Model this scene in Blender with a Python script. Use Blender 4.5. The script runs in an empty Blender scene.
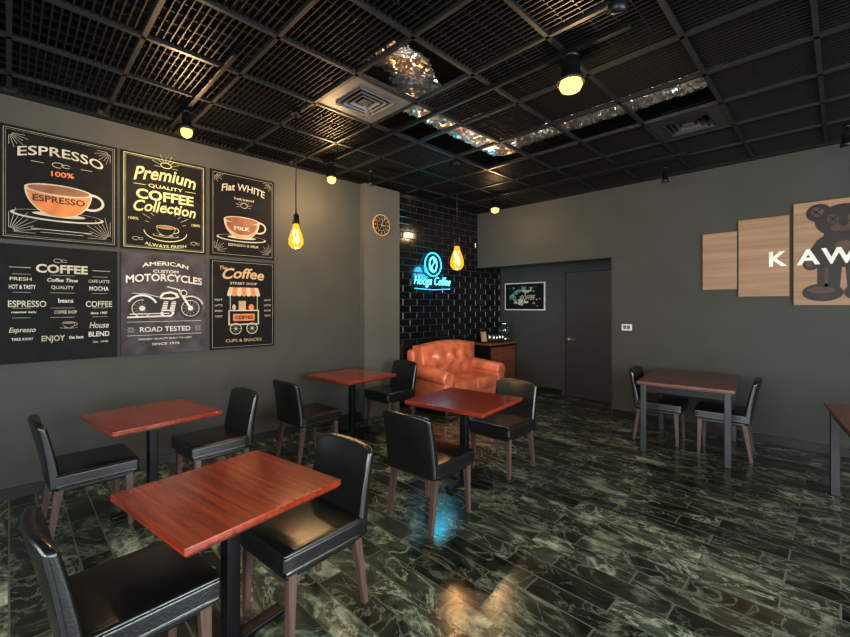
import bpy, bmesh, math, random
from mathutils import Vector, Matrix
random.seed(7)
D=bpy.data; C=bpy.context
col=C.scene.collection
H=1.57; CEIL=3.30

# ---------------- materials ----------------
def mat(name,color,rough=0.5,metal=0.0,var=0.15,nscale=8.0,bump=0.0,bscale=60.0,coat=0.0,spec=0.5,emit=None,estr=0.0):
    m=D.materials.new(name); m.use_nodes=True
    nt=m.node_tree; b=nt.nodes['Principled BSDF']
    tc=nt.nodes.new('ShaderNodeTexCoord')
    n=nt.nodes.new('ShaderNodeTexNoise'); n.inputs['Scale'].default_value=nscale; n.inputs['Detail'].default_value=5
    nt.links.new(tc.outputs['Object'],n.inputs['Vector'])
    r=nt.nodes.new('ShaderNodeValToRGB')
    lo=[c*(1-var) for c in color]; hi=[min(1,c*(1+var)) for c in color]
    r.color_ramp.elements[0].position=0.3; r.color_ramp.elements[1].position=0.7
    r.color_ramp.elements[0].color=(*lo,1); r.color_ramp.elements[1].color=(*hi,1)
    nt.links.new(n.outputs['Fac'],r.inputs['Fac']); nt.links.new(r.outputs['Color'],b.inputs['Base Color'])
    b.inputs['Roughness'].default_value=rough; b.inputs['Metallic'].default_value=metal
    b.inputs['Coat Weight'].default_value=coat; b.inputs['Coat Roughness'].default_value=0.15
    b.inputs['Specular IOR Level'].default_value=spec
    if bump>0:
        n2=nt.nodes.new('ShaderNodeTexNoise'); n2.inputs['Scale'].default_value=bscale; n2.inputs['Detail'].default_value=4
        nt.links.new(tc.outputs['Object'],n2.inputs['Vector'])
        bp=nt.nodes.new('ShaderNodeBump'); bp.inputs['Strength'].default_value=bump; bp.inputs['Distance'].default_value=0.01
        nt.links.new(n2.outputs['Fac'],bp.inputs['Height']); nt.links.new(bp.outputs['Normal'],b.inputs['Normal'])
    if emit:
        b.inputs['Emission Color'].default_value=(*emit,1); b.inputs['Emission Strength'].default_value=estr
    return m

def wood(name,c1,c2,rough=0.25,coat=0.6,axis='X',scale=1.0):
    m=D.materials.new(name); m.use_nodes=True
    nt=m.node_tree; b=nt.nodes['Principled BSDF']
    tc=nt.nodes.new('ShaderNodeTexCoord'); mp=nt.nodes.new('ShaderNodeMapping')
    mp.inputs['Scale'].default_value={'X':(1.2*scale,26*scale,26*scale),'Y':(26*scale,1.2*scale,26*scale),'Z':(26*scale,26*scale,1.2*scale)}[axis]
    nt.links.new(tc.outputs['Object'],mp.inputs['Vector'])
    n=nt.nodes.new('ShaderNodeTexNoise'); n.inputs['Scale'].default_value=1.6; n.inputs['Detail'].default_value=8; n.inputs['Distortion'].default_value=0.25
    nt.links.new(mp.outputs['Vector'],n.inputs['Vector'])
    r=nt.nodes.new('ShaderNodeValToRGB'); r.color_ramp.elements[0].position=0.28; r.color_ramp.elements[1].position=0.74
    r.color_ramp.elements[0].color=(*c1,1); r.color_ramp.elements[1].color=(*c2,1)
    nt.links.new(n.outputs['Fac'],r.inputs['Fac']); nt.links.new(r.outputs['Color'],b.inputs['Base Color'])
    b.inputs['Roughness'].default_value=rough; b.inputs['Coat Weight'].default_value=coat; b.inputs['Coat Roughness'].default_value=0.12
    return m

def emis(name,color,s):
    m=D.materials.new(name); m.use_nodes=True
    nt=m.node_tree; nt.nodes.clear()
    o=nt.nodes.new('ShaderNodeOutputMaterial'); e=nt.nodes.new('ShaderNodeEmission')
    e.inputs['Color'].default_value=(*color,1); e.inputs['Strength'].default_value=s
    nt.links.new(e.outputs[0],o.inputs['Surface']); return m

M_wall=mat('grey_paint',(0.058,0.059,0.052),0.7,var=0.08,nscale=2.5,bump=0.06,bscale=140)
M_pil=mat('pilaster_paint',(0.098,0.097,0.084),0.7,var=0.06,nscale=3,bump=0.05,bscale=140)
M_dark=mat('dark_paint',(0.048,0.049,0.046),0.6,var=0.08)
M_door=mat('door_paint',(0.032,0.033,0.032),0.5,var=0.08)
M_base=mat('baseboard_paint',(0.012,0.012,0.012),0.4)
M_ceil=mat('plenum_black',(0.003,0.003,0.003),0.9)
M_rib=mat('louvre_black',(0.005,0.0055,0.006),0.5,metal=0.2)
M_tbar=mat('grid_metal',(0.018,0.020,0.021),0.45,metal=0.2)
M_tleg=mat('table_leg_metal',(0.05,0.052,0.055),0.4,metal=0.3)
M_black=mat('black_metal',(0.012,0.012,0.013),0.4,metal=0.4)
M_leather=mat('black_leather',(0.009,0.010,0.010),0.27,bump=0.12,bscale=90,spec=0.9)
M_leg=wood('leg_wood',(0.07,0.038,0.030),(0.15,0.095,0.078),0.4,0.2,'Z')
M_table=wood('cherry_tabletop',(0.14,0.017,0.007),(0.37,0.062,0.022),0.22,0.7,'X')
M_tedge=wood('cherry_edge',(0.05,0.010,0.006),(0.10,0.022,0.012),0.35,0.4,'X')
M_sofa=mat('terracotta_leather',(0.58,0.185,0.095),0.30,bump=0.2,bscale=30,var=0.28,nscale=5,spec=0.7)
M_foil=mat('foil',(0.98,0.99,1.0),0.30,metal=1.0,var=0.01,bump=0.3,bscale=25)
M_steel=mat('steel',(0.6,0.6,0.6),0.25,metal=1.0)
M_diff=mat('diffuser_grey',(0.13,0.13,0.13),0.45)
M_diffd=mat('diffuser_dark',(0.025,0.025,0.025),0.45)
M_tile=mat('black_gloss_tile',(0.007,0.008,0.009),0.15,var=0.3,nscale=2,bump=0.03,bscale=9)
M_grout=mat('grout',(0.030,0.031,0.033),0.9)
M_white=mat('white_plastic',(0.6,0.6,0.58),0.4)
M_counter=wood('counter_wood',(0.13,0.04,0.02),(0.28,0.10,0.05),0.4,0.2,'Y')
M_board=mat('poster_black',(0.007,0.007,0.007),0.6,var=0.4,nscale=6,spec=0.2)
M_boardg=mat('poster_grey',(0.065,0.058,0.064),0.6,var=0.5,nscale=5,spec=0.2)
M_ink=mat('ink_cream',(0.38,0.355,0.275),0.6)
M_inkg=mat('ink_yellowgreen',(0.40,0.39,0.21),0.6)
M_inkw=mat('ink_white',(0.48,0.47,0.43),0.6)
M_inko=mat('ink_orange',(0.46,0.17,0.05),0.6,var=0.3)
M_inkb=mat('ink_brown',(0.20,0.09,0.045),0.6,var=0.3)
M_inkt=mat('ink_tan',(0.38,0.27,0.15),0.6)
M_gold=mat('clock_gold',(0.50,0.36,0.16),0.45,metal=0.3)
M_inkd=mat('ink_dark',(0.010,0.009,0.007),0.6)
M_ply=wood('tan_panel',(0.25,0.15,0.088),(0.34,0.23,0.145),0.6,0.0,'X',0.5)
M_letter=mat('letter_white',(0.65,0.65,0.6),0.6)
M_fig=mat('figure_brown',(0.016,0.010,0.008),0.5,var=0.4,nscale=14)
M_figl=mat('figure_light',(0.085,0.052,0.038),0.6,var=0.3,nscale=14)
M_neonb=emis('neon_cyan',(0.02,0.42,0.70),2.2)
M_neonw=emis('neon_white',(0.14,0.75,0.95),2.0)
M_fil=emis('filament',(1.0,0.55,0.14),60.0)
M_lamp=emis('lamp_glow',(1.0,0.50,0.11),2.4)
M_teal=mat('print_teal',(0.06,0.25,0.22),0.6)

def glassmat(name,tint,estr,ec,mix):
    m=D.materials.new(name); m.use_nodes=True; nt=m.node_tree; nt.nodes.clear()
    o=nt.nodes.new('ShaderNodeOutputMaterial'); a=nt.nodes.new('ShaderNodeAddShader')
    t=nt.nodes.new('ShaderNodeBsdfTransparent'); t.inputs[0].default_value=(*tint,1)
    g=nt.nodes.new('ShaderNodeBsdfGlossy'); g.inputs['Roughness'].default_value=0.05
    mx=nt.nodes.new('ShaderNodeMixShader'); mx.inputs[0].default_value=mix
    e=nt.nodes.new('ShaderNodeEmission'); e.inputs[0].default_value=(*ec,1); e.inputs[1].default_value=estr
    nt.links.new(t.outputs[0],mx.inputs[1]); nt.links.new(g.outputs[0],mx.inputs[2])
    nt.links.new(mx.outputs[0],a.inputs[0]); nt.links.new(e.outputs[0],a.inputs[1]); nt.links.new(a.outputs[0],o.inputs['Surface'])
    return m
M_bulb=glassmat('amber_bulb_glass',(1,0.65,0.3),0.65,(1.0,0.32,0.03),0.05)
M_glass=glassmat('clear_glass',(0.9,0.95,0.95),0.0,(1,1,1),0.12)

def floor_mat():
    m=D.materials.new('green_marble_planks'); m.use_nodes=True
    nt=m.node_tree; L=nt.links; N=nt.nodes; b=N['Principled BSDF']
    tc=N.new('ShaderNodeTexCoord')
    br=N.new('ShaderNodeTexBrick'); br.offset=0.37; br.offset_frequency=2
    br.inputs['Color1'].default_value=(0,0,0,1); br.inputs['Color2'].default_value=(1,1,1,1); br.inputs['Mortar'].default_value=(0.5,0.5,0.5,1)
    br.inputs['Scale'].default_value=1; br.inputs['Mortar Size'].default_value=0.0048; br.inputs['Mortar Smooth'].default_value=0.1
    br.inputs['Brick Width'].default_value=0.62; br.inputs['Row Height'].default_value=0.155; br.inputs['Bias'].default_value=0
    L.new(tc.outputs['Object'],br.inputs['Vector'])
    sc=N.new('ShaderNodeVectorMath'); sc.operation='SCALE'; sc.inputs['Scale'].default_value=37.0
    L.new(br.outputs['Color'],sc.inputs[0])
    st=N.new('ShaderNodeVectorMath'); st.operation='MULTIPLY'; st.inputs[1].default_value=(0.7,1.15,1.0)
    L.new(tc.outputs['Object'],st.inputs[0])
    ad=N.new('ShaderNodeVectorMath'); ad.operation='ADD'
    L.new(st.outputs[0],ad.inputs[0]); L.new(sc.outputs[0],ad.inputs[1])
    n1=N.new('ShaderNodeTexNoise'); n1.inputs['Scale'].default_value=4.2; n1.inputs['Detail'].default_value=9; n1.inputs['Distortion'].default_value=0.8; n1.inputs['Roughness'].default_value=0.68
    L.new(ad.outputs[0],n1.inputs['Vector'])
    n2=N.new('ShaderNodeTexNoise'); n2.inputs['Scale'].default_value=3.6; n2.inputs['Detail'].default_value=7; n2.inputs['Distortion'].default_value=1.0; n2.inputs['Roughness'].default_value=0.62
    L.new(ad.outputs[0],n2.inputs['Vector'])
    r1=N.new('ShaderNodeValToRGB'); e=r1.color_ramp.elements
    e[0].position=0.37; e[0].color=(0.007,0.011,0.008,1); e[1].position=0.69; e[1].color=(0.29,0.325,0.235,1)
    x=e.new(0.53); x.color=(0.040,0.052,0.037,1)
    L.new(n1.outputs['Fac'],r1.inputs['Fac'])
    s=N.new('ShaderNodeMath'); s.operation='SUBTRACT'; s.inputs[1].default_value=0.52; L.new(n2.outputs['Fac'],s.inputs[0])
    a=N.new('ShaderNodeMath'); a.operation='ABSOLUTE'; L.new(s.outputs[0],a.inputs[0])
    r2=N.new('ShaderNodeValToRGB'); r2.color_ramp.elements[0].position=0.0; r2.color_ramp.elements[0].color=(1,1,1,1)
    r2.color_ramp.elements[1].position=0.018; r2.color_ramp.elements[1].color=(0,0,0,1)
    L.new(a.outputs[0],r2.inputs['Fac'])
    mv=N.new('ShaderNodeMixRGB'); mv.inputs['Color2'].default_value=(0.34,0.37,0.29,1)
    k=N.new('ShaderNodeMath'); k.operation='MULTIPLY'; k.inputs[1].default_value=0.55; L.new(r2.outputs['Color'],k.inputs[0])
    L.new(k.outputs[0],mv.inputs['Fac']); L.new(r1.outputs['Color'],mv.inputs['Color1'])
    mr=N.new('ShaderNodeMapRange'); mr.inputs['To Min'].default_value=0.35; mr.inputs['To Max'].default_value=1.7
    L.new(br.outputs['Color'],mr.inputs['Value'])
    pm=N.new('ShaderNodeVectorMath'); pm.operation='SCALE'
    L.new(mv.outputs['Color'],pm.inputs[0]); L.new(mr.outputs[0],pm.inputs['Scale'])
    mm=N.new('ShaderNodeMixRGB'); mm.inputs['Color2'].default_value=(0.12,0.13,0.10,1)
    L.new(br.outputs['Fac'],mm.inputs['Fac']); L.new(pm.outputs[0],mm.inputs['Color1'])
    L.new(mm.outputs['Color'],b.inputs['Base Color'])
    rr=N.new('ShaderNodeMapRange'); rr.inputs['To Min'].default_value=0.13; rr.inputs['To Max'].default_value=0.28
    L.new(n1.outputs['Fac'],rr.inputs['Value'])
    L.new(rr.outputs[0],b.inputs['Roughness'])
    bp=N.new('ShaderNodeBump'); bp.invert=True; bp.inputs['Strength'].default_value=0.5; bp.inputs['Distance'].default_value=0.003
    L.new(br.outputs['Fac'],bp.inputs['Height']); L.new(bp.outputs['Normal'],b.inputs['Normal'])
    b.inputs['Specular IOR Level'].default_value=0.85
    return m
M_floor=floor_mat()

# ---------------- mesh helpers ----------------
def empty(name,loc=(0,0,0),rz=0.0,M=None):
    o=D.objects.new(name,None); o.empty_display_size=0.2; col.objects.link(o)
    if M is not None: o.matrix_world=M
    else: o.location=loc; o.rotation_euler=(0,0,rz)
    return o
def mk(name,verts,faces,m,parent=None,smooth=False,bevel=0,seg=2):
    me=D.meshes.new(name); me.from_pydata([tuple(v) for v in verts],[],faces)
    bm=bmesh.new(); bm.from_mesh(me); bmesh.ops.recalc_face_normals(bm,faces=bm.faces); bm.to_mesh(me); bm.free()
    o=D.objects.new(name,me); col.objects.link(o)
    if m: me.materials.append(m)
    if parent: o.parent=parent
    if smooth:
        for p in me.polygons: p.use_smooth=True
    if bevel>0:
        b=o.modifiers.new('bevel','BEVEL'); b.width=bevel; b.segments=seg; b.limit_method='ANGLE'; b.angle_limit=math.radians(35)
        for p in me.polygons: p.use_smooth=True
        w=o.modifiers.new('wn','WEIGHTED_NORMAL'); w.keep_sharp=False
    return o
BF=[(0,1,2,3),(4,7,6,5),(0,4,5,1),(1,5,6,2),(2,6,7,3),(3,7,4,0)]
def bv(x0,x1,y0,y1,z0,z1):
    return [(x0,y0,z0),(x1,y0,z0),(x1,y1,z0),(x0,y1,z0),(x0,y0,z1),(x1,y0,z1),(x1,y1,z1),(x0,y1,z1)]
def boxb(name,x0,x1,y0,y1,z0,z1,m,parent=None,bevel=0,seg=2):
    return mk(name,bv(x0,x1,y0,y1,z0,z1),BF,m,parent,bevel=bevel,seg=seg)
def boxes(name,lst,m,parent=None,bevel=0):
    v=[];f=[]
    for b in lst:
        k=len(v); v+=bv(*b); f+=[tuple(i+k for i in q) for q in BF]
    return mk(name,v,f,m,parent,bevel=bevel)
def cyl(name,p,q,r1,r2,m,parent=None,seg=24,smooth=True,caps=True,rot=0):
    p=Vector(p);q=Vector(q);d=(q-p).normalized()
    a=Vector((1,0,0)) if abs(d.x)<0.9 else Vector((0,1,0))
    u=d.cross(a).normalized(); w=d.cross(u)
    v=[];f=[]
    for c,r in((p,r1),(q,r2)):
        for i in range(seg):
            t=2*math.pi*i/seg+rot; v.append(c+u*math.cos(t)*r+w*math.sin(t)*r)
    for i in range(seg): j=(i+1)%seg; f.append((i,j,seg+j,seg+i))
    if caps: f.append(tuple(range(seg))[::-1]); f.append(tuple(range(seg,2*seg)))
    o=mk(name,v,f,m,parent)
    if smooth:
        for pl in o.data.polygons: pl.use_smooth=len(pl.vertices)==4
    return o
def lathe(name,prof,loc,m,parent=None,seg=24,sx=1,sy=1):
    v=[];f=[];n=len(prof)
    for r,z in prof:
        for i in range(seg):
            t=2*math.pi*i/seg; v.append((loc[0]+max(r,1e-4)*math.cos(t)*sx,loc[1]+max(r,1e-4)*math.sin(t)*sy,loc[2]+z))
    for k in range(n-1):
        for i in range(seg):
            j=(i+1)%seg; f.append((k*seg+i,k*seg+j,(k+1)*seg+j,(k+1)*seg+i))
    return mk(name,v,f,m,parent,smooth=True)
def cushion(name,c,s,m,parent,puff=(0,0,0),bevel=0.03,cuts=7,tufts=None,axis=0,depth=0.03,sig=0.09):
    bm=bmesh.new(); bmesh.ops.create_cube(bm,size=2)
    bmesh.ops.subdivide_edges(bm,edges=bm.edges[:],cuts=cuts,use_grid_fill=True)
    for v in bm.verts:
        n=list(v.co)
        out=[c[i]+n[i]*s[i]/2 for i in range(3)]
        for i in range(3):
            if abs(n[i])>0.99:
                j,k=[q for q in range(3) if q!=i]
                out[i]+=puff[i]*(1-n[j]**2)*(1-n[k]**2)*(1 if n[i]>0 else -1)
                if tufts and i==axis and n[i]>0:
                    for a,b_ in tufts:
                        dd=(a-n[j]*s[j]/2)**2+(b_-n[k]*s[k]/2)**2
                        out[i]-=depth*math.exp(-dd/(sig*sig/2))
        v.co=Vector(out)
    me=D.meshes.new(name); bm.to_mesh(me); bm.free()
    o=D.objects.new(name,me); col.objects.link(o); me.materials.append(m); o.parent=parent
    for p in me.polygons: p.use_smooth=True
    b=o.modifiers.new('bevel','BEVEL'); b.width=bevel; b.segments=4; b.limit_method='ANGLE'; b.angle_limit=math.radians(60)
    return o
def tube(name,pts,r,m,parent=None,cyclic=False):
    cu=D.curves.new(name,'CURVE'); cu.dimensions='3D'; cu.bevel_depth=r; cu.bevel_resolution=3
    sp=cu.splines.new('POLY'); sp.points.add(len(pts)-1)
    for i,p in enumerate(pts): sp.points[i].co=(*p,1)
    sp.use_cyclic_u=cyclic
    o=D.objects.new(name,cu); col.objects.link(o); cu.materials.append(m)
    if parent: o.parent=parent
    return o

# ---------------- room shell ----------------
XL=-4.78; XR=2.7; YF=6.15; YR=6.9; YB=-2.6; TOP=3.8
XO=-2.33
boxb('floor',XL-0.15,XR+0.15,YB-0.15,YR+0.15,-0.12,0,M_floor)
boxb('ceiling',XL-0.15,XR+0.15,YB-0.15,YR+0.15,TOP,TOP+0.1,M_ceil)
boxb('wall_left',XL-0.15,XL,YB-0.15,YR+0.15,0,TOP,M_wall)
boxes('wall_front',[(XO,XR+0.15,YF,YF+0.15,0,TOP),(XL,XO,YF,YF+0.15,2.27,TOP)],M_wall)
boxb('wall_recess',XL,XR+0.15,YR,YR+0.15,0,TOP,M_dark)
boxb('wall_recess_side',XO,XO+0.1,YF+0.15,YR,0,TOP,M_dark)
boxes('wall_back',[(XL,XR+0.15,YB-0.15,YB,0,0.5),(XL,XR+0.15,YB-0.15,YB,2.7,TOP),(XL,-3.6,YB-0.15,YB,0.5,2.7),(2.2,XR+0.15,YB-0.15,YB,0.5,2.7),(-0.8,-0.6,YB-0.15,YB,0.5,2.7)],M_wall)
boxes('wall_right',[(XR,XR+0.15,YB,YF,0,0.4),(XR,XR+0.15,YB,YF,2.7,TOP),(XR,XR+0.15,YB,-1.8,0.4,2.7),(XR,XR+0.15,4.2,YF,0.4,2.7),(XR,XR+0.15,1.1,1.3,0.4,2.7)],M_wall)
def winframe(name,horizontal,a0,a1,z0,z1,p):
    L=[]; t=0.05
    def add(u0,u1,za,zb):
        L.append((u0,u1,p,p+0.06,za,zb) if horizontal else (p,p+0.06,u0,u1,za,zb))
    add(a0,a1,z0,z0+t); add(a0,a1,z1-t,z1); add(a0,a0+t,z0+t,z1-t); add(a1-t,a1,z0+t,z1-t)
    mid=(a0+a1)/2; add(mid-0.025,mid+0.025,z0+t,z1-t)
    boxes(name,L,M_black)
winframe('window_1',True,-3.6,-0.8,0.5,2.7,YB-0.1)
winframe('window_2',True,-0.6,2.2,0.5,2.7,YB-0.1)
winframe('window_3',False,-1.8,1.1,0.4,2.7,XR+0.04)
winframe('window_4',False,1.3,4.2,0.4,2.7,XR+0.04)
boxb('wall_pilaster',XL,XL+0.1,3.49,4.14,0,CEIL-0.02,M_pil)
boxb('baseboard_front',XO,XR,YF-0.015,YF,0,0.09,M_base)
boxb('baseboard_left',XL,XL+0.015,YB,3.49,0,0.09,M_base)
boxb('trim_1',XO-0.012,XO,YF-0.01,YF+0.15,0,2.27,M_dark)
boxb('trim_2',XL,XR,YF-0.04,YF,CEIL-0.03,CEIL,M_black)
boxb('trim_3',XL,XL+0.04,YB,YF-0.04,CEIL-0.02,CEIL,M_black)

def tiles():
    v=[];f=[]
    tw,th,g=0.30,0.105,0.008
    y0=4.14;y1=YR-0.002;z=0.0;row=0
    x=XL+0.002
    v+= [(x,y0,0),(x,y1,0),(x,y1,TOP),(x,y0,TOP)]; f.append((0,1,2,3)); mi=[1]
    while z<3.28:
        y=y0-(tw/2 if row%2 else 0)
        while y<y1:
            a=max(y,y0)+g/2;b=min(y+tw,y1)-g/2
            if b-a>0.03:
                k=len(v);c=0.006
                v+=[(x,a,z+g/2),(x,b,z+g/2),(x,b,z+th-g/2),(x,a,z+th-g/2),
                    (x+c,a+c,z+g/2+c),(x+c,b-c,z+g/2+c),(x+c,b-c,z+th-g/2-c),(x+c,a+c,z+th-g/2-c)]
                for q in [(4,5,6,7),(0,1,5,4),(1,2,6,5),(2,3,7,6),(3,0,4,7)]:
                    f.append(tuple(i+k for i in q)); mi.append(0)
            y+=tw
        z+=th;row+=1
    me=D.meshes.new('wall_tiles'); me.from_pydata(v,[],f); me.materials.append(M_tile); me.materials.append(M_grout)
    for p,i in zip(me.polygons,mi): p.material_index=i
    o=D.objects.new('wall_tiles',me); col.objects.link(o)
tiles()

# suspended grid
P=0.61
xs=[-2.55+P*i for i in range(-3,9)]; xs=[XL]+[x for x in xs if XL+0.05<x<XR-0.05]+[XR]
ys=[1.22+P*i for i in range(-6,8)]; ys=[YB]+[y for y in ys if YB+0.05<y<YF-0.05]+[YF]
open_t=set()
def tile_at(x,y):
    i=max(k for k in range(len(xs)-1) if xs[k]<=x); j=max(k for k in range(len(ys)-1) if ys[k]<=y); return i,j
for y in (2.7,3.3,3.9): open_t.add(tile_at(-2.85,y))
for x in (-2.3,-1.7,-1.1): open_t.add(tile_at(x,3.9))
open_t.add(tile_at(-2.3,2.0))
d1=tile_at(-2.85,2.1); d2=tile_at(-0.9,4.4)
bars=[]
for x in xs[1:-1]: bars.append((x-0.014,x+0.014,YB+.01,YF-.045,CEIL-0.012,CEIL+0.02))
for y in ys[1:-1]: bars.append((XL+.105,XR-.01,y-0.014,y+0.014,CEIL-0.012,CEIL+0.019))
ribs=[]
for i in range(len(xs)-1):
    for j in range(len(ys)-1):
        if (i,j) in open_t or (i,j) in (d1,d2): continue
        x0,x1,y0,y1=xs[i]+.014,xs[i+1]-.014,ys[j]+.014,ys[j+1]-.014
        n=max(1,round((x1-x0)/0.12))
        for k in range(1,n): x=x0+(x1-x0)*k/n; ribs.append((x-.003,x+.003,y0,y1,CEIL+0.012,CEIL+0.04))
        n=max(1,round((y1-y0)/0.042))
        for k in range(1,n): y=y0+(y1-y0)*k/n; ribs.append((x0,x1,y-.004,y+.004,CEIL+0.004,CEIL+0.040))
o=boxes('louvre_grid',bars+ribs,M_tbar)
o.data.materials.append(M_rib)
nb=len(bars)*6
for p in o.data.polygons:
    if p.index>=nb: p.material_index=1

def diffuser(name,t,m):
    x0,x1,y0,y1=xs[t[0]]+.016,xs[t[0]+1]-.016,ys[t[1]]+.016,ys[t[1]+1]-.016
    cx,cy=(x0+x1)/2,(y0+y1)/2; h=(x1-x0)/2
    r=empty(name,(cx,cy,CEIL))
    def ring(nm,o,i,zo,zi):
        v=[];
        for s,z in((o,zo),(i,zi)): v+=[(-s,-s,z),(s,-s,z),(s,s,z),(-s,s,z)]
        f=[(a,(a+1)%4,4+(a+1)%4,4+a) for a in range(4)]
        ob=mk(nm,v,f,m,r); sm=ob.modifiers.new('s','SOLIDIFY'); sm.thickness=0.004
    ring('outer_flange',h,h*0.62,0.0,0.0)
    ring('louvre_1',h*0.62,h*0.5,-0.015,0.05)
    ring('louvre_2',h*0.46,h*0.36,-0.015,0.05)
    ring('louvre_3',h*0.32,h*0.22,-0.015,0.05)
    boxb('centre_plate',-h*.16,h*.16,-h*.16,h*.16,-0.005,0.005,M_steel,r)
    boxb('box_back',-h*.62,h*.62,-h*.62,h*.62,0.09,0.1,M_black,r)
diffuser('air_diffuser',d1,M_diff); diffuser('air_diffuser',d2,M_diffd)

def duct(name,pts,rads,fl=0.40):
    v=[];f=[];seg=44
    P0=[Vector(p) for p in pts]
    path=[];rs=[]
    for q,(a,b) in enumerate(zip(P0[:-1],P0[1:])):
        n=int((b-a).length/0.022)
        for i in range(n): path.append(a.lerp(b,i/n)); rs.append(rads[q]+(rads[q+1]-rads[q])*i/n)
    path.append(P0[-1]); rs.append(rads[-1])
    for k,c in enumerate(path):
        d=(path[min(k+1,len(path)-1)]-path[max(k-1,0)]).normalized(); r=rs[k]
        u=Vector((0,0,1)); w=d.cross(u).normalized()
        for i in range(seg):
            t=2*math.pi*i/seg; rr=r*(1+random.uniform(-.13,.10)+0.05*(k%4==0))
            v.append(c+w*math.cos(t)*rr+u*math.sin(t)*rr*fl+d*random.uniform(-.006,.006))
    n=len(path)
    for k in range(n-1):
        for i in range(seg):
            j=(i+1)%seg; a,b,c_,d_=k*seg+i,k*seg+j,(k+1)*seg+j,(k+1)*seg+i
            if random.random()<0.5: f+=[(a,b,c_),(a,c_,d_)]
            else: f+=[(a,b,d_),(b,c_,d_)]
    return mk(name,v,f,M_foil)
duct('foil_air_duct',[(-2.42,1.5,3.48),(-2.42,2.25,3.475),(-2.72,2.6,3.470),(-2.80,4.2,3.470)],[0.15,0.16,0.24,0.25])
duct('foil_air_duct',[(-2.52,3.96,3.470),(-1.6,3.95,3.470),(-0.65,3.93,3.470)],[0.25,0.25,0.26])

# tracks and spot lamps
def track(y,x0,x1):
    boxb('lighting_track',x0,x1,y-0.018,y+0.018,CEIL-0.045,CEIL-0.013,M_black,bevel=0.003)
track(2.66,-4.35,-0.9); track(1.08,-4.5,-2.9); track(5.31,-4.1,-1.2)
def plight(loc,e,colr,r=0.05,parent=None,name='bulb_light'):
    l=D.lights.new(name,'POINT'); l.energy=e; l.color=colr; l.shadow_soft_size=r
    o=D.objects.new(name,l); col.objects.link(o); o.location=loc
    if parent: o.parent=parent
    return o
def spot(x,y,z,lit,tilt=(0,0),e=10,s=1.0):
    r=empty('track_spotlight',(x,y,z))
    cyl('canopy',(0,0,CEIL-z-0.075),(0,0,CEIL-z-0.046),0.03*s,0.03*s,M_black,r)
    cyl('stem',(0,0,0.10),(0,0,CEIL-z-0.07),0.009,0.009,M_black,r,12)
    hd=D.objects.new('head',None); col.objects.link(hd); hd.parent=r; hd.rotation_euler=(tilt[0],tilt[1],0)
    lathe('socket',[(0,0.13),(0.03*s,0.13),(0.034*s,0.12),(0.034*s,0.05),(0.042*s,0.045),(0.05*s,0.0),(0.046*s,0.0),(0.036*s,0.045),(0.0,0.05)],(0,0,0),M_black,hd)
    if lit:
        lathe('bulb',[(0,0.06),(0.02,0.05),(0.036*s,0.015),(0.042*s,-0.015),(0.034*s,-0.045),(0.018*s,-0.06),(0,-0.065)],(0,0,0),M_lamp,hd)
        plight((0,0,-0.18),e,(1.0,0.66,0.34),0.04,r)
    else:
        lathe('lens',[(0.045*s,0.004),(0.02,-0.004),(0,-0.006)],(0,0,0),M_steel,hd)
spot(-3.98,1.08,3.08,True,e=24,s=1.1)
spot(-4.2,2.66,3.06,True,e=24,s=1.2)
spot(-3.78,5.31,3.07,True,e=15,s=1.5)
spot(-1.28,2.66,3.06,True,e=28,s=1.8)
spot(-0.81,2.2,3.07,False,(0.5,0.3))
spot(0.04,5.5,3.05,False,(0.2,0))
spot(-1.5,5.6,3.06,False,s=0.8)
spot(-4.12,3.17,3.06,False,s=0.8)

def pendant(x,y,zb,s=1.0,e=9):
    r=empty('pendant_bulb_lamp',(x,y,zb))
    cyl('cord',(0,0,0.16*s),(0,0,CEIL-zb-0.02),0.005,0.005,M_black,r,8)
    cyl('canopy',(0,0,CEIL-zb-0.04),(0,0,CEIL-zb-0.013),0.045,0.045,M_black,r)
    lathe('socket',[(0,0.17*s),(0.012*s,0.17*s),(0.024*s,0.155*s),(0.028*s,0.10*s),(0.03*s,0.09*s),(0,0.09*s)],(0,0,0),M_black,r)
    lathe('glass_bulb',[(0.02*s,0.09*s),(0.026*s,0.06*s),(0.046*s,0.01*s),(0.058*s,-0.04*s),(0.056*s,-0.075*s),(0.035*s,-0.105*s),(0,-0.115*s)],(0,0,0),M_bulb,r)
    pts=[]
    for i in range(33):
        a=math.pi*i/4; pts.append((0.020*s*math.cos(a),0.020*s*math.sin(a),(0.05-0.12*abs(((i%8)/4.0)-1))*s))
    tube('filament',pts,0.0035*s,M_fil,r)
    plight((0,0,-0.16*s),e,(1.0,0.58,0.26),0.05,r)
def world(u,d): 
    l=(u-425)/416*d; return ((-d+l)*.70711,(d+l)*.70711)
x,y=world(296,3.7); pendant(x,y,H+(306-235)/416*3.7,1.1,10)
x,y=world(457,4.95); pendant(x,y,H+(306-257)/416*4.95,1.4,6)

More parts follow.
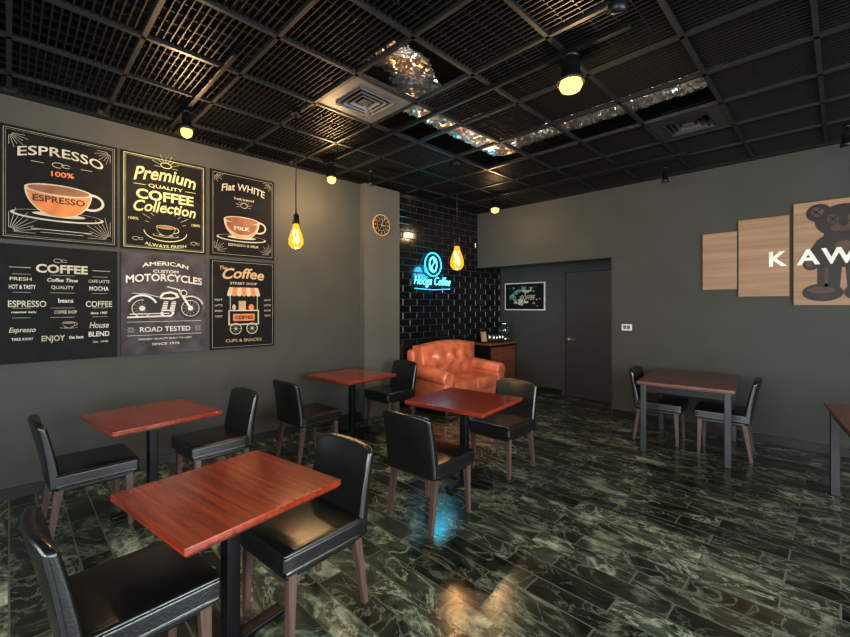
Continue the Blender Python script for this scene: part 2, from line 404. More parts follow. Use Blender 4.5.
# ---------------- furniture ----------------
def tabletop(r,w,d,z,m=M_table):
    boxb('top',-w/2,w/2,-d/2,d/2,z-0.03,z,m,r,bevel=0.004)
    boxb('underside_edge',-w/2+0.012,w/2-0.012,-d/2+0.012,d/2-0.012,z-0.04,z-0.03,M_tedge,r)
def cafe_table(x,y,rz,w=0.78,d=0.74,z=0.74):
    r=empty('cafe_table',(x,y,0),rz); tabletop(r,w,d,z)
    boxb('mounting_plate',-0.15,0.15,-0.15,0.15,z-0.055,z-0.04,M_black,r)
    boxb('column',-0.032,0.032,-0.032,0.032,0.03,z-0.055,M_black,r,bevel=0.006)
    boxb('base_arm_1',-0.27,0.27,-0.035,0.035,0.012,0.042,M_black,r,bevel=0.01)
    boxb('base_arm_2',-0.035,0.035,-0.27,0.27,0.0125,0.0425,M_black,r,bevel=0.01)
    for i,(a,b) in enumerate([(.25,0),(-.25,0),(0,.25),(0,-.25)]): cyl('glide_%d'%(i+1),(a,b,0),(a,b,0.014),0.018,0.018,M_black,r,12)
R8=math.radians(8)
cafe_table(-1.985,.72,math.radians(9),0.70,0.71)
cafe_table(-3.79,.79,R8,0.73,0.73)
cafe_table(-4.2,2.95,R8*0.6)
cafe_table(-2.38,2.88,R8)

def leg_table(name,x,y,rz,w,d,z,m):
    r=empty(name,(x,y,0),rz); tabletop(r,w,d,z,m)
    a=w/2-0.06;b=d/2-0.06;k=0
    boxes('apron',[(-a,a,-b-.012,-b+.012,z-.11,z-.04),(-a,a,b-.012,b+.012,z-.11,z-.04),(-a-.012,-a+.012,-b,b,z-.11,z-.04),(a-.012,a+.012,-b,b,z-.11,z-.04)],M_black,r)
    for sx in(-1,1):
        for sy in(-1,1):
            k+=1; boxb('leg_%d'%k,sx*a-.028,sx*a+.028,sy*b-.028,sy*b+.028,0,z-.04,M_tleg,r,bevel=0.004)
M_table2=wood('brown_tabletop',(0.08,0.024,0.013),(0.19,0.066,0.037),0.3,0.5,'Y')
leg_table('dining_table',-1.2,5.42,math.radians(6),0.86,1.15,0.76,M_table2)
leg_table('dining_table',0.42,4.27,math.radians(8),0.86,1.42,0.75,M_table2)

def chair(x,y,rz):
    r=empty('dining_chair',(x,y,0),rz)
    cushion('seat',(0,0.01,0.425),(0.47,0.46,0.10),M_leather,r,(0,0,0.012),0.022)
    boxb('seat_frame',-0.215,0.215,-0.20,0.22,0.345,0.385,M_leather,r,bevel=0.008)
    nx,nz=10,8; W=0.235; z0,z1=0.37,0.82; v=[]
    def pt(i,j,side):
        s=-1+2*i/nx; t=j/nz; z=z0+(z1-z0)*t
        z-=0.025*abs(s)**5*t
        yy=-0.215-0.10*t**1.3+0.035*s*s*t
        th=0.062*(1-0.3*t)
        puff=0.008*(1-s*s)*(1-(2*t-1)**2)
        return (s*W*(1-0.02*t),yy+(th/2+puff if side else -th/2-puff*0.5),z)
    idx={}
    for side in(0,1):
        for i in range(nx+1):
            for j in range(nz+1): idx[side,i,j]=len(v); v.append(pt(i,j,side))
    f=[]
    for i in range(nx):
        for j in range(nz):
            f.append((idx[0,i,j],idx[0,i+1,j],idx[0,i+1,j+1],idx[0,i,j+1])); f.append((idx[1,i,j],idx[1,i,j+1],idx[1,i+1,j+1],idx[1,i+1,j]))
    for i in range(nx):
        for j in(0,nz): f.append((idx[0,i,j],idx[0,i+1,j],idx[1,i+1,j],idx[1,i,j]))
    for j in range(nz):
        for i in(0,nx): f.append((idx[0,i,j],idx[0,i,j+1],idx[1,i,j+1],idx[1,i,j]))
    mk('backrest',v,f,M_leather,r,bevel=0.018,seg=4)
    k=0
    for sx in(-1,1):
        for sy in(-1,1):
            k+=1; top=(sx*0.195,sy*0.185 if sy>0 else -0.195,0.36); bot=(sx*0.205,0.195 if sy>0 else -0.25,0)
            cyl('leg_%d'%k,top,bot,0.030,0.019,M_leg,r,4,False,rot=math.pi/4)
PI=math.pi
chair(-1.97,1.07,PI+0.08)
chair(-2.0,.36,0.06)
chair(-3.83,.42,0.04)
chair(-3.78,1.22,PI+0.06)
chair(-3.98,2.25,0.05)
chair(-4.22,3.56,PI+0.02)
chair(-2.2,2.27,0.07)
chair(-2.33,3.38,PI+0.03)
chair(-0.90,5.45,PI/2+0.08)
chair(-1.50,5.46,-PI/2+0.08)

def sofa():
    r=empty('leather_loveseat',(-4.31,5.02,0),0)
    m=M_sofa
    boxb('base',-0.38,0.38,-0.70,0.70,0.09,0.30,m,r,bevel=0.03,seg=3)
    for i,yy in enumerate((-0.255,0.255)):
        cushion('seat_cushion_%d'%(i+1),(0.07,yy,0.375),(0.68,0.51,0.17),m,r,(0.03,0,0.045),0.05,cuts=15,tufts=[(0.0,0.0)],axis=2,depth=0.03,sig=0.12)
    tf=[(-0.42,0.1),(-0.14,0.1),(0.14,0.1),(0.42,0.1),(-0.28,-0.08),(0,-0.08),(0.28,-0.08)]
    cushion('back_cushion',(-0.25,0,0.69),(0.22,1.26,0.54),m,r,(0.09,0.02,0.06),0.09,cuts=31,tufts=tf,axis=0,depth=0.06,sig=0.10)
    for q,(a,b) in enumerate(tf):
        f=1-(a/0.63)**2; g=1-(b/0.27)**2
        lathe('button_%d'%(q+1),[(0.0,0.012),(0.012,0.008),(0.016,0),(0.012,-0.008),(0,-0.012)],(-0.14+0.09*f*g-0.06,a,0.69+b),m,r,12)
    boxb('back_frame',-0.43,-0.28,-0.70,0.70,0.25,0.90,m,r,bevel=0.05,seg=4)
    for i,s in enumerate((-1,1)):
        cushion('arm_%d'%(i+1),(0.02,s*0.63,0.33),(0.78,0.19,0.48),m,r,(0.02,0.01,0.0),0.05)
        o=cyl('arm_roll_%d'%(i+1),(-0.34,s*0.64,0.58),(0.42,s*0.64,0.53),0.125,0.115,m,r,24); 
        b=o.modifiers.new('b','BEVEL'); b.width=0.03; b.segments=4; b.limit_method='ANGLE'; b.angle_limit=1.0
    k=0
    for a in(-0.33,0.33):
        for b in(-0.6,0.6): k+=1; cyl('foot_%d'%k,(a,b,0),(a,b,0.1),0.025,0.035,M_leg,r,12)
sofa()

# counter in the recess with things on it
r=empty('service_counter',(0,0,0))
boxb('cabinet',-4.765,-4.42,6.06,6.88,0,0.86,M_black,r,bevel=0.004)
boxb('worktop',-4.765,-4.39,6.03,6.89,0.86,0.90,M_counter,r,bevel=0.004)
boxb('door_panel_1',-4.42,-4.408,6.09,6.46,0.06,0.82,M_counter,r); boxb('door_panel_2',-4.42,-4.408,6.48,6.85,0.06,0.82,M_counter,r)
for k in range(8):
    x=-4.44-0.10*(k%2); y=6.2+0.09*(k//2)+0.02*(k%2)
    lathe('steel_cup',[(0,0),(0.028,0),(0.036,0.09),(0.039,0.15),(0.036,0.15),(0.03,0.01),(0,0.01)],(x,y,0.90),M_steel,None,16)
r=empty('beverage_dispenser',(-4.55,6.70,0.90))
cyl('base',(0,0,0),(0,0,0.10),0.09,0.08,M_steel,r); cyl('jar',(0,0,0.10),(0,0,0.32),0.085,0.09,M_glass,r); cyl('lid',(0,0,0.32),(0,0,0.36),0.095,0.06,M_steel,r); cyl('tap',(0.08,0,0.05),(0.13,0,0.04),0.012,0.012,M_steel,r,12)
r=empty('menu_stand',(-4.6,6.13,0.90),-0.3)
mk('board',[(0,-.08,0),(0,.08,0),(-.05,.08,.22),(-.05,-.08,.22),(.006,-.08,0),(.006,.08,0),(-.044,.08,.22),(-.044,-.08,.22)],BF,M_board,r)
mk('print',[(.008,-.06,0.02),(.008,.06,0.02),(-.036,.06,.2),(-.036,-.06,.2)],[(0,1,2,3)],M_inkt,r)

# door
r=empty('door_1',(0,0,0))
boxb('leaf',-3.40,-2.50,YR-0.035,YR-0.002,0.01,2.15,M_door,r,bevel=0.003)
boxes('frame',[(-3.46,-3.405,YR-0.05,YR-0.002,0,2.21),(-2.495,-2.44,YR-0.05,YR-0.002,0,2.21),(-3.405,-2.495,YR-0.05,YR-0.002,2.155,2.21)],M_dark,r)
cyl('lever_rose',(-3.33,YR-0.05,1.0),(-3.33,YR-0.035,1.0),0.025,0.025,M_steel,r,16); boxb('lever',-3.34,-3.22,YR-0.065,YR-0.05,0.993,1.007,M_steel,r)
boxb('trim_4',XL+0.02,-3.47,YR-0.012,YR,0.0,0.09,M_base)
r=empty('light_switch',(-2.13,YF,1.27))
boxb('plate',-0.07,0.07,-0.01,0,-0.045,0.045,M_white,r,bevel=0.003); boxb('rocker_1',-0.045,-0.005,-0.014,-0.009,-0.025,0.025,M_diff,r); boxb('rocker_2',0.005,0.045,-0.014,-0.009,-0.025,0.025,M_diff,r)

# ---------------- flat art ----------------
def ML(y,z,x=XL): return Matrix(((0,0,1,x),(1,0,0,y),(0,1,0,z),(0,0,0,1)))
def MF(x,z,y=YF): return Matrix(((1,0,0,x),(0,0,-1,y),(0,1,0,z),(0,0,0,1)))
class Art:
    def __init__(s,name,M,w,h,bm,th=0.022):
        s.name=name;s.M=M;s.v=[];s.f=[];s.mi=[];s.mats=[];s.w=w;s.h=h;s.z=th+0.0005;s.th=th
        if bm: 
            k=s.m(bm)
            s.v+=bv(-w/2,w/2,-h/2,h/2,0.001,th)
            for q in BF: s.f.append(q); s.mi.append(k)
    def m(s,mt):
        if mt not in s.mats: s.mats.append(mt)
        return s.mats.index(mt)
    def poly(s,pts,mt,bump=True):
        k=len(s.v); s.v+=[(p[0],p[1],s.z) for p in pts]; s.f.append(tuple(range(k,k+len(pts)))); s.mi.append(s.m(mt))
        if bump: s.z+=0.00012
    def ell(s,cx,cy,rx,ry,mt,a0=0,a1=360,n=28):
        s.poly([(cx+rx*math.cos(math.radians(a0+(a1-a0)*i/n)),cy+ry*math.sin(math.radians(a0+(a1-a0)*i/n))) for i in range(n if a1-a0==360 else n+1)],mt)
    def ring(s,cx,cy,rx,ry,t,mt,a0=0,a1=360,n=32):
        for i in range(n):
            a=math.radians(a0+(a1-a0)*i/n);b=math.radians(a0+(a1-a0)*(i+1)/n)
            s.poly([(cx+rx*math.cos(a),cy+ry*math.sin(a)),(cx+rx*math.cos(b),cy+ry*math.sin(b)),(cx+(rx-t)*math.cos(b),cy+(ry-t)*math.sin(b)),(cx+(rx-t)*math.cos(a),cy+(ry-t)*math.sin(a))],mt,False)
        s.z+=0.00012
    def line(s,p,q,t,mt):
        d=Vector((q[0]-p[0],q[1]-p[1])).normalized()*t/2; n=(-d.y,d.x)
        s.poly([(p[0]+n[0],p[1]+n[1]),(p[0]-n[0],p[1]-n[1]),(q[0]-n[0],q[1]-n[1]),(q[0]+n[0],q[1]+n[1])],mt,False)
    def rect(s,x0,y0,x1,y1,mt): s.poly([(x0,y0),(x1,y0),(x1,y1),(x0,y1)],mt)
    def border(s,ins,t,mt):
        a=s.w/2-ins;b=s.h/2-ins
        for p,q in(((-a,-b),(a,-b)),((a,-b),(a,b)),((a,b),(-a,b)),((-a,b),(-a,-b))): s.line(p,q,t,mt)
    def text(s,t,cx,cy,w,mt,h=None,bold=0.02,arc=0,shear=0,rot=0):
        cu=D.curves.new('t','FONT'); cu.body=t; cu.offset=bold; cu.shear=shear; cu.resolution_u=3
        o=D.objects.new('t',cu); col.objects.link(o)
        dg=C.evaluated_depsgraph_get(); me=D.meshes.new_from_object(o.evaluated_get(dg))
        X=[v.co.x for v in me.vertices];Y=[v.co.y for v in me.vertices]
        if X:
            x0,x1,y0,y1=min(X),max(X),min(Y),max(Y); sx=w/(x1-x0); sy=(h/(y1-y0)) if h else sx
            k=len(s.v); c_,s_=math.cos(rot),math.sin(rot)
            for v in me.vertices:
                a=(v.co.x-(x0+x1)/2)*sx; b=(v.co.y-(y0+y1)/2)*sy
                b+=arc*(1-(a/(w/2))**2)
                s.v.append((cx+a*c_-b*s_,cy+a*s_+b*c_,s.z))
            for p in me.polygons: s.f.append(tuple(i+k for i in p.vertices)); s.mi.append(s.m(mt))
            s.z+=0.00012
        D.objects.remove(o); D.curves.remove(cu); D.meshes.remove(me)
    def build(s,parent=None):
        me=D.meshes.new(s.name); me.from_pydata(s.v,[],s.f)
        for m_ in s.mats: me.materials.append(m_)
        for p,i in zip(me.polygons,s.mi): p.material_index=i
        o=D.objects.new(s.name,me); col.objects.link(o)
        o.matrix_world=s.M
        if parent: o.parent=parent; 
        return o
def cup(A,cx,cy,s,body,line,saucer):
    A.ell(cx,cy-0.62*s,1.05*s,0.16*s,saucer); A.ell(cx,cy-0.60*s,0.98*s,0.13*s,M_board); A.ell(cx,cy-0.58*s,0.6*s,0.07*s,saucer)
    A.ring(cx+0.72*s,cy-0.08*s,0.34*s,0.27*s,0.07*s,line)
    A.ell(cx,cy+0.15*s,0.76*s,0.80*s,line,180,360); A.ell(cx,cy+0.13*s,0.72*s,0.75*s,body,180,360)
    A.ell(cx,cy+0.15*s,0.76*s,0.17*s,line); A.ell(cx,cy+0.15*s,0.70*s,0.13*s,M_inkb)
def rays(A,cx,cy,r0,r1,a0,a1,n,mt,t=0.005):
    for i in range(n):
        a=math.radians(a0+(a1-a0)*i/(n-1)); rr=r1*(0.8+0.2*(i%2))
        A.line((cx+r0*math.cos(a),cy+r0*math.sin(a)),(cx+rr*math.cos(a),cy+rr*math.sin(a)),t,mt)
def swirl(A,cx,cy,s,mt,flip=1):
    A.ring(cx,cy,s,s*0.6,s*0.14,mt,0,300,14); A.ring(cx+flip*s*1.3,cy,s*0.8,s*0.4,s*0.12,mt,30,330,14)
cols=[(-0.055,0.712),(0.742,1.472),(1.520,2.225)]
zt,zm1,zm0,zb=3.04,2.115,2.075,1.10
def PL(name,ci,row,bm):
    a,b=cols[ci]; z0,z1=((zm1,zt) if row==0 else (zb,zm0))
    return Art(name,ML((a+b)/2,(z0+z1)/2),b-a,z1-z0,bm)
# espresso
A=PL('espresso_poster',0,0,M_board); A.border(0.022,0.003,M_ink); A.border(0.035,0.0015,M_ink)
A.text('ESPRESSO',0,0.26,0.56,M_ink,0.08,0.015,arc=0.05)
swirl(A,-0.03,0.20,0.04,M_ink); A.line((-0.2,0.20),(-0.12,0.20),0.005,M_ink); A.line((0.12,0.20),(0.2,0.20),0.005,M_ink)
A.text('100%',0,0.125,0.15,M_inko,0.045,0.02,rot=0.05)
cup(A,-0.02,-0.06,0.29,M_inko,M_ink,M_ink); A.text('ESPRESSO',-0.02,-0.10,0.34,M_inkd,0.055,0.02)
for s in(-1,1):
    rays(A,s*0.33,-0.40,0.03,0.20,90,180 if s>0 else 0,9,M_ink,0.003); rays(A,s*0.33,0.40,0.02,0.12,-90,-180 if s>0 else 0,7,M_ink,0.003)
A.line((-0.2,-0.36),(0.2,-0.36),0.006,M_ink); A.line((-0.14,-0.385),(0.14,-0.385),0.004,M_ink)
A.build()
# premium
A=PL('coffee_collection_poster',1,0,M_board); A.border(0.02,0.006,M_inkg); A.border(0.034,0.002,M_inkg)
A.ring(0,0.39,0.05,0.03,0.008,M_inkg); rays(A,0,0.37,0.05,0.13,0,180,9,M_inkg,0.003)
A.text('Premium',0,0.26,0.54,M_inkg,0.13,0.02,arc=0.035,shear=0.25)
A.text('QUALITY',0,0.165,0.30,M_inkg,0.04,0.02)
for s in(-1,1): A.line((s*0.17,0.165),(s*0.27,0.165),0.006,M_inkg)
A.text('COFFEE',0,0.075,0.50,M_inkg,0.10,0.035)
A.text('Collection',0,-0.045,0.54,M_inkg,0.11,0.02,arc=0.015,shear=0.25)
A.ring(0,-0.27,0.19,0.10,0.010,M_inkg,180,360); cup(A,0,-0.24,0.11,M_board,M_inkg,M_inkg)
rays(A,0,-0.23,0.15,0.23,15,165,11,M_inkg,0.004)
A.text('ALWAYS FRESH',0,-0.395,0.36,M_inkg,0.032,0.02,arc=-0.02)
for s in(-1,1): A.text('100%',s*0.27,-0.17,0.08,M_inkg,0.026); swirl(A,s*0.25,-0.36,0.03,M_inkg)
A.build()
# flat white
A=PL('flat_white_poster',2,0,M_board); A.border(0.025,0.003,M_ink)
A.text('Flat WHITE',0,0.28,0.48,M_ink,0.08,0.015,arc=0.04,shear=0.1)
A.text('fresh brewed',0,0.19,0.22,M_ink,0.028); A.ring(0,0.12,0.04,0.03,0.006,M_ink)
rays(A,0,0.10,0.05,0.10,0,180,9,M_ink,0.003)
cup(A,-0.02,-0.09,0.26,M_inkt,M_ink,M_ink); A.ell(-0.02,-0.08,0.17,0.13,M_inkb,180,360); A.text('MILK',-0.02,-0.14,0.17,M_inkw,0.04,0.02)
A.text('ESPRESSO & MILK',0,-0.33,0.34,M_ink,0.028)
for s in(-1,1): rays(A,s*0.31,-0.41,0.03,0.13,90,180 if s>0 else 0,7,M_ink,0.003); rays(A,s*0.31,0.42,0.02,0.09,-90,-180 if s>0 else 0,6,M_ink,0.003)
A.build()
# menu
A=PL('coffee_menu_poster',0,1,M_board)
A.text('COFFEE',0.0,0.30,0.34,M_ink,0.075,0.035); A.line((-0.33,0.30),(-0.2,0.30),0.005,M_ink); A.line((0.2,0.30),(0.33,0.30),0.005,M_ink)
swirl(A,-0.03,0.37,0.03,M_ink)
for i,(t,x,y,w,h) in enumerate([('FRESH',-.26,.205,.13,.028),('Coffee Time',0,.205,.2,.032),('CAFE LATTE',.25,.205,.15,.028),('HOT & TASTY',-.25,.14,.16,.036),('QUALITY',.0,.14,.15,.034),('MOCHA',.25,.14,.14,.04),
    ('ESPRESSO',-.22,.0,.23,.055),('beans',.02,.03,.10,.04),('COFFEE',.25,.0,.19,.055),('roasted daily',-.24,-.07,.15,.024),('COFFEE SHOP',.02,-.07,.15,.028),('since 1987',.25,-.08,.12,.024),
    ('Espresso',-.25,-.22,.16,.055),('TAKE AWAY',-.25,-.29,.13,.024),('ENJOY',-.06,-.30,.15,.065),('the best',.09,-.29,.10,.03),('House',.25,-.19,.14,.055),('BLEND',.25,-.27,.15,.045),('Est. 1990',.26,-.34,.11,.02)]):
    A.text(t,x,y,w,M_inkw if i%2 else M_ink,h,0.02,shear=0.25 if t[0].isupper() and t[1].islower() else 0)
cup(A,0.04,-0.17,0.055,M_board,M_ink,M_ink)
for y in(0.245,0.095,-0.035,-0.115): A.line((-0.31,y),(-0.2,y),0.003,M_ink); A.line((-0.08,y),(0.08,y),0.003,M_ink); A.line((0.2,y),(0.31,y),0.003,M_ink)
A.build()
# motorcycle
A=PL('motorcycle_poster',1,1,M_boardg)
A.text('AMERICAN',0,0.375,0.40,M_inkw,0.04,0.02,arc=0.03)
A.text('CUSTOM',0,0.325,0.22,M_inkw,0.03,0.02)
A.text('MOTORCYCLES',0,0.235,0.66,M_inkw,0.075,0.025,arc=0.03)
for cx in(-0.2,0.22):
    A.ell(cx,-0.04,0.11,0.11,M_inkd); A.ring(cx,-0.04,0.085,0.085,0.006,M_inkw); A.ell(cx,-0.04,0.025,0.025,M_inkw)
    for i in range(12):
        a=math.pi*i/6; A.line((cx,-0.04),(cx+0.08*math.cos(a),-0.04+0.08*math.sin(a)),0.0015,M_inkw)
A.poly([(-0.19,0.05),(0.1,0.08),(0.13,-0.02),(0.09,-0.11),(-0.1,-0.12),(-0.16,-0.06)],M_inkd)
A.line((0.22,-0.04),(0.11,0.15),0.022,M_inkw); A.line((0.20,-0.04),(0.10,0.13),0.006,M_inkd)
A.line((0.11,0.15),(0.01,0.175),0.010,M_inkw); A.ell(0.155,0.115,0.036,0.034,M_inkw); A.ell(0.16,0.115,0.022,0.022,M_inkd)
A.poly([(-0.07,0.055),(-0.03,0.115),(0.04,0.13),(0.10,0.11),(0.12,0.07),(0.05,0.045)],M_inkw); A.poly([(-0.04,0.065),(-0.01,0.10),(0.04,0.11),(0.08,0.095),(0.09,0.07)],M_inkd)
A.poly([(-0.29,0.075),(-0.25,0.06),(-0.06,0.035),(-0.05,0.07),(-0.12,0.075),(-0.17,0.10),(-0.27,0.105)],M_inkd); A.line((-0.28,0.105),(-0.17,0.10),0.006,M_inkw); A.line((-0.17,0.10),(-0.06,0.07),0.006,M_inkw)
A.poly([(-0.05,-0.10),(-0.02,0.03),(0.02,0.03),(0.0,-0.10)],M_inkw); A.poly([(0.02,-0.10),(0.05,0.03),(0.09,0.03),(0.07,-0.10)],M_inkw)
for i in range(5): A.line((-0.06,-0.07+i*0.022),(0.10,-0.07+i*0.022),0.006,M_inkd)
A.ell(0.01,-0.09,0.06,0.035,M_inkw); A.ell(0.01,-0.09,0.04,0.02,M_inkd)
A.line((0.05,-0.115),(-0.32,-0.125),0.016,M_inkw); A.line((0.03,-0.09),(-0.30,-0.095),0.010,M_inkw)
A.ring(-0.2,-0.04,0.135,0.135,0.018,M_inkw,25,150,14); A.ring(0.22,-0.04,0.13,0.13,0.014,M_inkw,20,120,12)
A.line((-0.32,-0.17),(0.32,-0.17),0.004,M_inkw)
A.text('ROAD TESTED',0,-0.245,0.44,M_inkw,0.05,0.02)
for s in(-1,1): rays(A,s*0.29,-0.245,0.01,0.035,0,315,8,M_inkw,0.003)
A.line((-0.32,-0.30),(0.32,-0.30),0.004,M_inkw)
A.text('HIGHEST QUALITY BUILT TO LAST',0,-0.34,0.46,M_inkw,0.02); A.text('SINCE 1976',0,-0.39,0.24,M_inkw,0.024)
A.build()
# cart
A=PL('coffee_cart_poster',2,1,M_board); A.border(0.02,0.003,M_ink)
A.text('The',-0.22,0.40,0.08,M_inkt,0.04,0.02,shear=0.2)
A.text('Coffee',0,0.33,0.46,M_inkt,0.12,0.025,shear=0.25,arc=0.02)
A.text('STREET SHOP',0,0.235,0.30,M_ink,0.028)
for i in range(7):
    x0=-0.16+i*0.32/7; A.poly([(x0*1.0,0.19),(x0+0.32/7,0.19),((x0+0.32/7)*1.15,0.11),(x0*1.15,0.11)],M_ink if i%2==0 else M_inko); A.ell((x0+0.16/7)*1.15,0.11,0.026,0.02,M_ink if i%2==0 else M_inko,180,360,10)
A.line((-0.15,0.11),(-0.15,-0.08),0.008,M_ink); A.line((0.15,0.11),(0.15,-0.08),0.008,M_ink)
A.rect(-0.17,-0.23,0.17,-0.06,M_ink); A.rect(-0.155,-0.215,0.155,-0.075,M_board); A.rect(-0.12,-0.185,0.12,-0.105,M_inko); A.text('COFFEE',0,-0.145,0.2,M_board,0.04,0.03)
A.rect(-0.06,-0.06,0.02,0.04,M_inkt); A.ell(0.08,-0.03,0.03,0.035,M_inko); A.ell(-0.11,-0.03,0.02,0.03,M_ink)
for x in(-0.09,0.09): A.ring(x,-0.27,0.065,0.065,0.010,M_ink); A.ell(x,-0.27,0.015,0.015,M_ink); [A.line((x,-0.27),(x+0.06*math.cos(a),-0.27+0.06*math.sin(a)),0.003,M_ink) for a in [math.pi*i/4 for i in range(8)]]
for s in(-1,1):
    for i in range(4): A.text(['HOT','LATTE','MOCHA','TASTY'][i],s*0.27,0.05-i*0.06,0.08,M_ink,0.022)
A.text('CUPS & SNACKS',0,-0.40,0.40,M_inkt,0.035,0.02)
A.build()

# tan panels with letters
def tri(name,x0,x1,z0,z1): return Art(name,MF((x0+x1)/2,(z0+z1)/2),x1-x0,z1-z0,M_ply,0.03)
A=tri('wood_art_panel',-1.22,-0.875,1.77,2.46); A.build()
A=tri('wood_art_panel',-0.86,-0.405,1.68,2.58); c=(-0.86-0.405)/2; A.text('K',-0.50-c,2.10-2.13,0.16,M_letter,0.17,0.03); A.build()
A=tri('toy_figure_art_panel',-0.37,0.41,1.58,2.69); cz=2.135
f1,f2=M_fig,M_figl
A.ell(0,0.33,0.22,0.17,f1)
for s in(-1,1):
    A.ell(s*0.19,0.43,0.10,0.095,f1); A.ell(s*0.20,0.44,0.05,0.05,f2); A.line((s*0.17,0.40),(s*0.25,0.48),0.014,f1); A.line((s*0.25,0.40),(s*0.17,0.48),0.014,f1)
    A.ell(s*0.08,0.35,0.048,0.05,f2); A.line((s*0.08-.028,0.32),(s*0.08+.028,0.38),0.012,f1); A.line((s*0.08+.028,0.32),(s*0.08-.028,0.38),0.012,f1)
A.ell(0,0.26,0.10,0.05,f2); A.ell(0,0.29,0.035,0.022,f1)
A.poly([(-0.14,0.22),(0.14,0.22),(0.20,0.02),(0.18,-0.16),(-0.18,-0.16),(-0.20,0.02)],f1)
for s in(-1,1):
    A.poly([(s*0.12,0.20),(s*0.20,0.14),(s*0.29,-0.02),(s*0.26,-0.12),(s*0.16,-0.07),(s*0.14,0.06)],f1); A.ell(s*0.25,-0.11,0.065,0.07,f1); A.ell(s*0.25,-0.11,0.04,0.045,f2)
    A.poly([(s*0.01,-0.12),(s*0.20,-0.12),(s*0.20,-0.40),(s*0.03,-0.40)],f1); A.line((s*0.13,-0.16),(s*0.13,-0.36),0.025,f2)
    A.ell(s*0.16,-0.42,0.16,0.095,f1); A.ell(s*0.17,-0.395,0.11,0.035,f2)
A.ell(0,0.04,0.07,0.08,f2)
for t,x,w in(('A',-0.27,0.19),('W',-0.035,0.27),('S',0.20,0.16)): A.text(t,x,2.10-cz,w,M_letter,0.17,0.03)
A.build()
A=tri('wood_art_panel',0.425,0.88,1.68,2.58); A.build()
A=tri('wood_art_panel',0.895,1.24,1.77,2.46); A.build()

# framed print in recess
A=Art('framed_print',MF(-4.23,1.75,YR),0.86,0.52,M_white,0.025); A.rect(-0.41,-0.24,0.41,0.24,M_board)
for i in range(40):
    x,y=random.uniform(-.33,.33),random.uniform(-.18,.18); A.ell(x,y,random.uniform(.015,.06),random.uniform(.01,.04),[M_teal,M_ink,M_inkd,M_teal,M_inkw][i%5],n=9)
A.ring(-0.1,0,0.15,0.13,0.015,M_ink); A.text('COFFEE',0.08,-0.02,0.32,M_ink,0.09,0.02,shear=0.3); A.build()

# clock
r=empty('wall_clock',M=ML(3.78,2.73,XL+0.1))
A=Art('face',Matrix.Identity(4),0.01,0.01,None,0.02)
A.ell(0,0,0.145,0.145,M_inkd); A.ring(0,0,0.155,0.155,0.016,M_gold)
for i in range(12):
    a=math.pi*i/6
    A.text(str((3-i-1)%12+1),0.113*math.cos(a),0.113*math.sin(a),0.026 if (3-i-1)%12+1<10 else 0.036,M_gold,0.034,0.02)
A.ring(0,0,0.085,0.085,0.006,M_gold); A.ell(0,0,0.015,0.015,M_gold)
for i in range(6):
    a=math.pi*i/3; A.line((0.02*math.cos(a),0.02*math.sin(a)),(0.082*math.cos(a),0.082*math.sin(a)),0.004,M_gold)
A.line((0,0),(0.02,0.085),0.009,M_inkw); A.line((0,0),(0.06,-0.01),0.011,M_inkw)
o=A.build(); o.parent=r; o.matrix_local=Matrix.Identity(4)
cyl('case',(0,0,0.001),(0,0,0.02),0.155,0.155,M_gold,r,32)

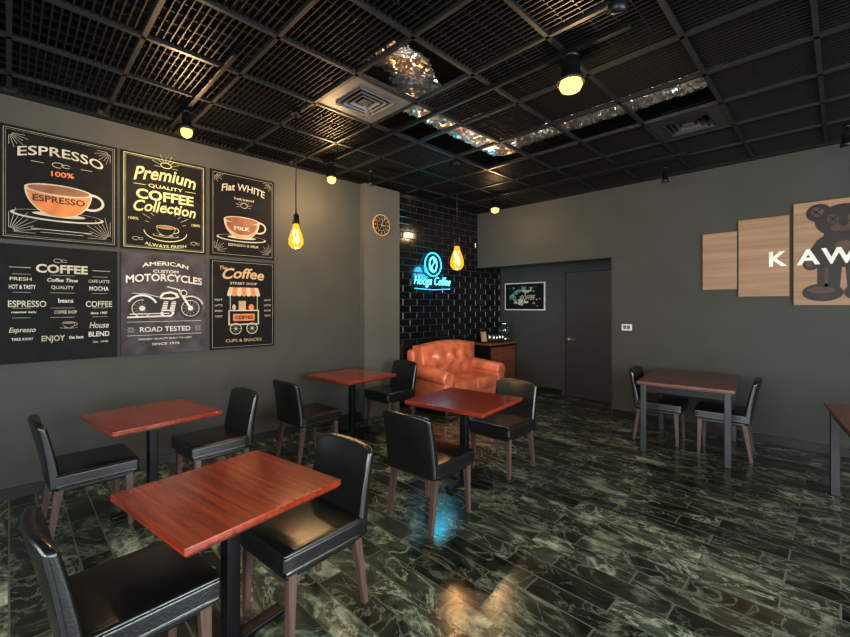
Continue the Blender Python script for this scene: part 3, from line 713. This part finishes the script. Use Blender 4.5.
# neon sign
xx=XL+0.05
r=empty('neon_coffee_sign',(xx,4.92,2.12))
def circ(cy,cz,ry,rz,n=32,a0=0,a1=2*math.pi): return [(0,cy+ry*math.cos(a0+(a1-a0)*i/n),cz+rz*math.sin(a0+(a1-a0)*i/n)) for i in range(n+1)]
tube('outer_ring',circ(0,0.13,0.19,0.19),0.012,M_neonb,r)
tube('bean_outline',circ(0,0.13,0.085,0.12),0.012,M_neonw,r)
tube('bean_crease',[(0,0.03*math.sin(t*6.28),0.13+0.1-0.2*t) for t in [i/12 for i in range(13)]],0.010,M_neonw,r)
A=Art('lettering',Matrix.Identity(4),0.01,0.01,None,0.0); A.text('Hooga Coffee',0,0,0.86,M_neonw,0.18,-0.004,shear=0.4)
o=A.build(); o.parent=r; o.matrix_local=Matrix(((0,0,1,0.0),(1,0,0,0),(0,1,0,-0.16),(0,0,0,1)))
sm=o.modifiers.new('s','SOLIDIFY'); sm.thickness=0.01
tube('underline',[(0,-0.42,-0.27),(0,0.0,-0.285),(0,0.42,-0.26)],0.006,M_neonb,r)
for k,(a,b) in enumerate([(-0.19,0.13),(0.19,0.13),(-0.4,-0.27),(0.4,-0.27)]): cyl('standoff_%d'%(k+1),(-0.04,a,b),(0,a,b),0.006,0.006,M_black,r,8)
plight((0.18,0,0),9,(0.10,0.7,1.0),0.15,r,'neon_light')

# ---------------- lights ----------------
def area(name,loc,rot,sx,sy,e,c):
    l=D.lights.new(name,'AREA'); l.shape='RECTANGLE'; l.size=sx; l.size_y=sy; l.energy=e; l.color=c
    o=D.objects.new(name,l); col.objects.link(o); o.location=loc; o.rotation_euler=rot
cool=(0.92,0.98,0.99)
area('daylight_window_1',(-2.2,YB-0.2,1.6),(math.radians(90),0,0),2.8,2.2,65,cool)
area('daylight_window_2',(0.8,YB-0.2,1.6),(math.radians(90),0,0),2.8,2.2,125,cool)
area('daylight_window_3',(XR+0.2,-0.35,1.55),(math.radians(90),0,math.radians(90)),2.9,2.2,80,cool)
area('daylight_window_4',(XR+0.2,2.75,1.55),(math.radians(90),0,math.radians(90)),2.9,2.2,145,cool)
w=D.worlds.new('world'); C.scene.world=w; w.use_nodes=True
w.node_tree.nodes['Background'].inputs[0].default_value=(0.7,0.8,0.95,1); w.node_tree.nodes['Background'].inputs[1].default_value=1.0

# ---------------- camera ----------------
cd=D.cameras.new('camera'); cd.sensor_width=36; cd.lens=416/850*36; cd.shift_y=-12.5/850; cd.clip_start=0.02
co=D.objects.new('camera',cd); col.objects.link(co); co.location=(0,0,H); co.rotation_euler=(math.radians(90),0,math.radians(45))
C.scene.camera=co
C.scene.view_settings.view_transform='Standard'
C.scene.view_settings.look='None'
C.scene.view_settings.exposure=1.0
C.scene.view_settings.gamma=0.80
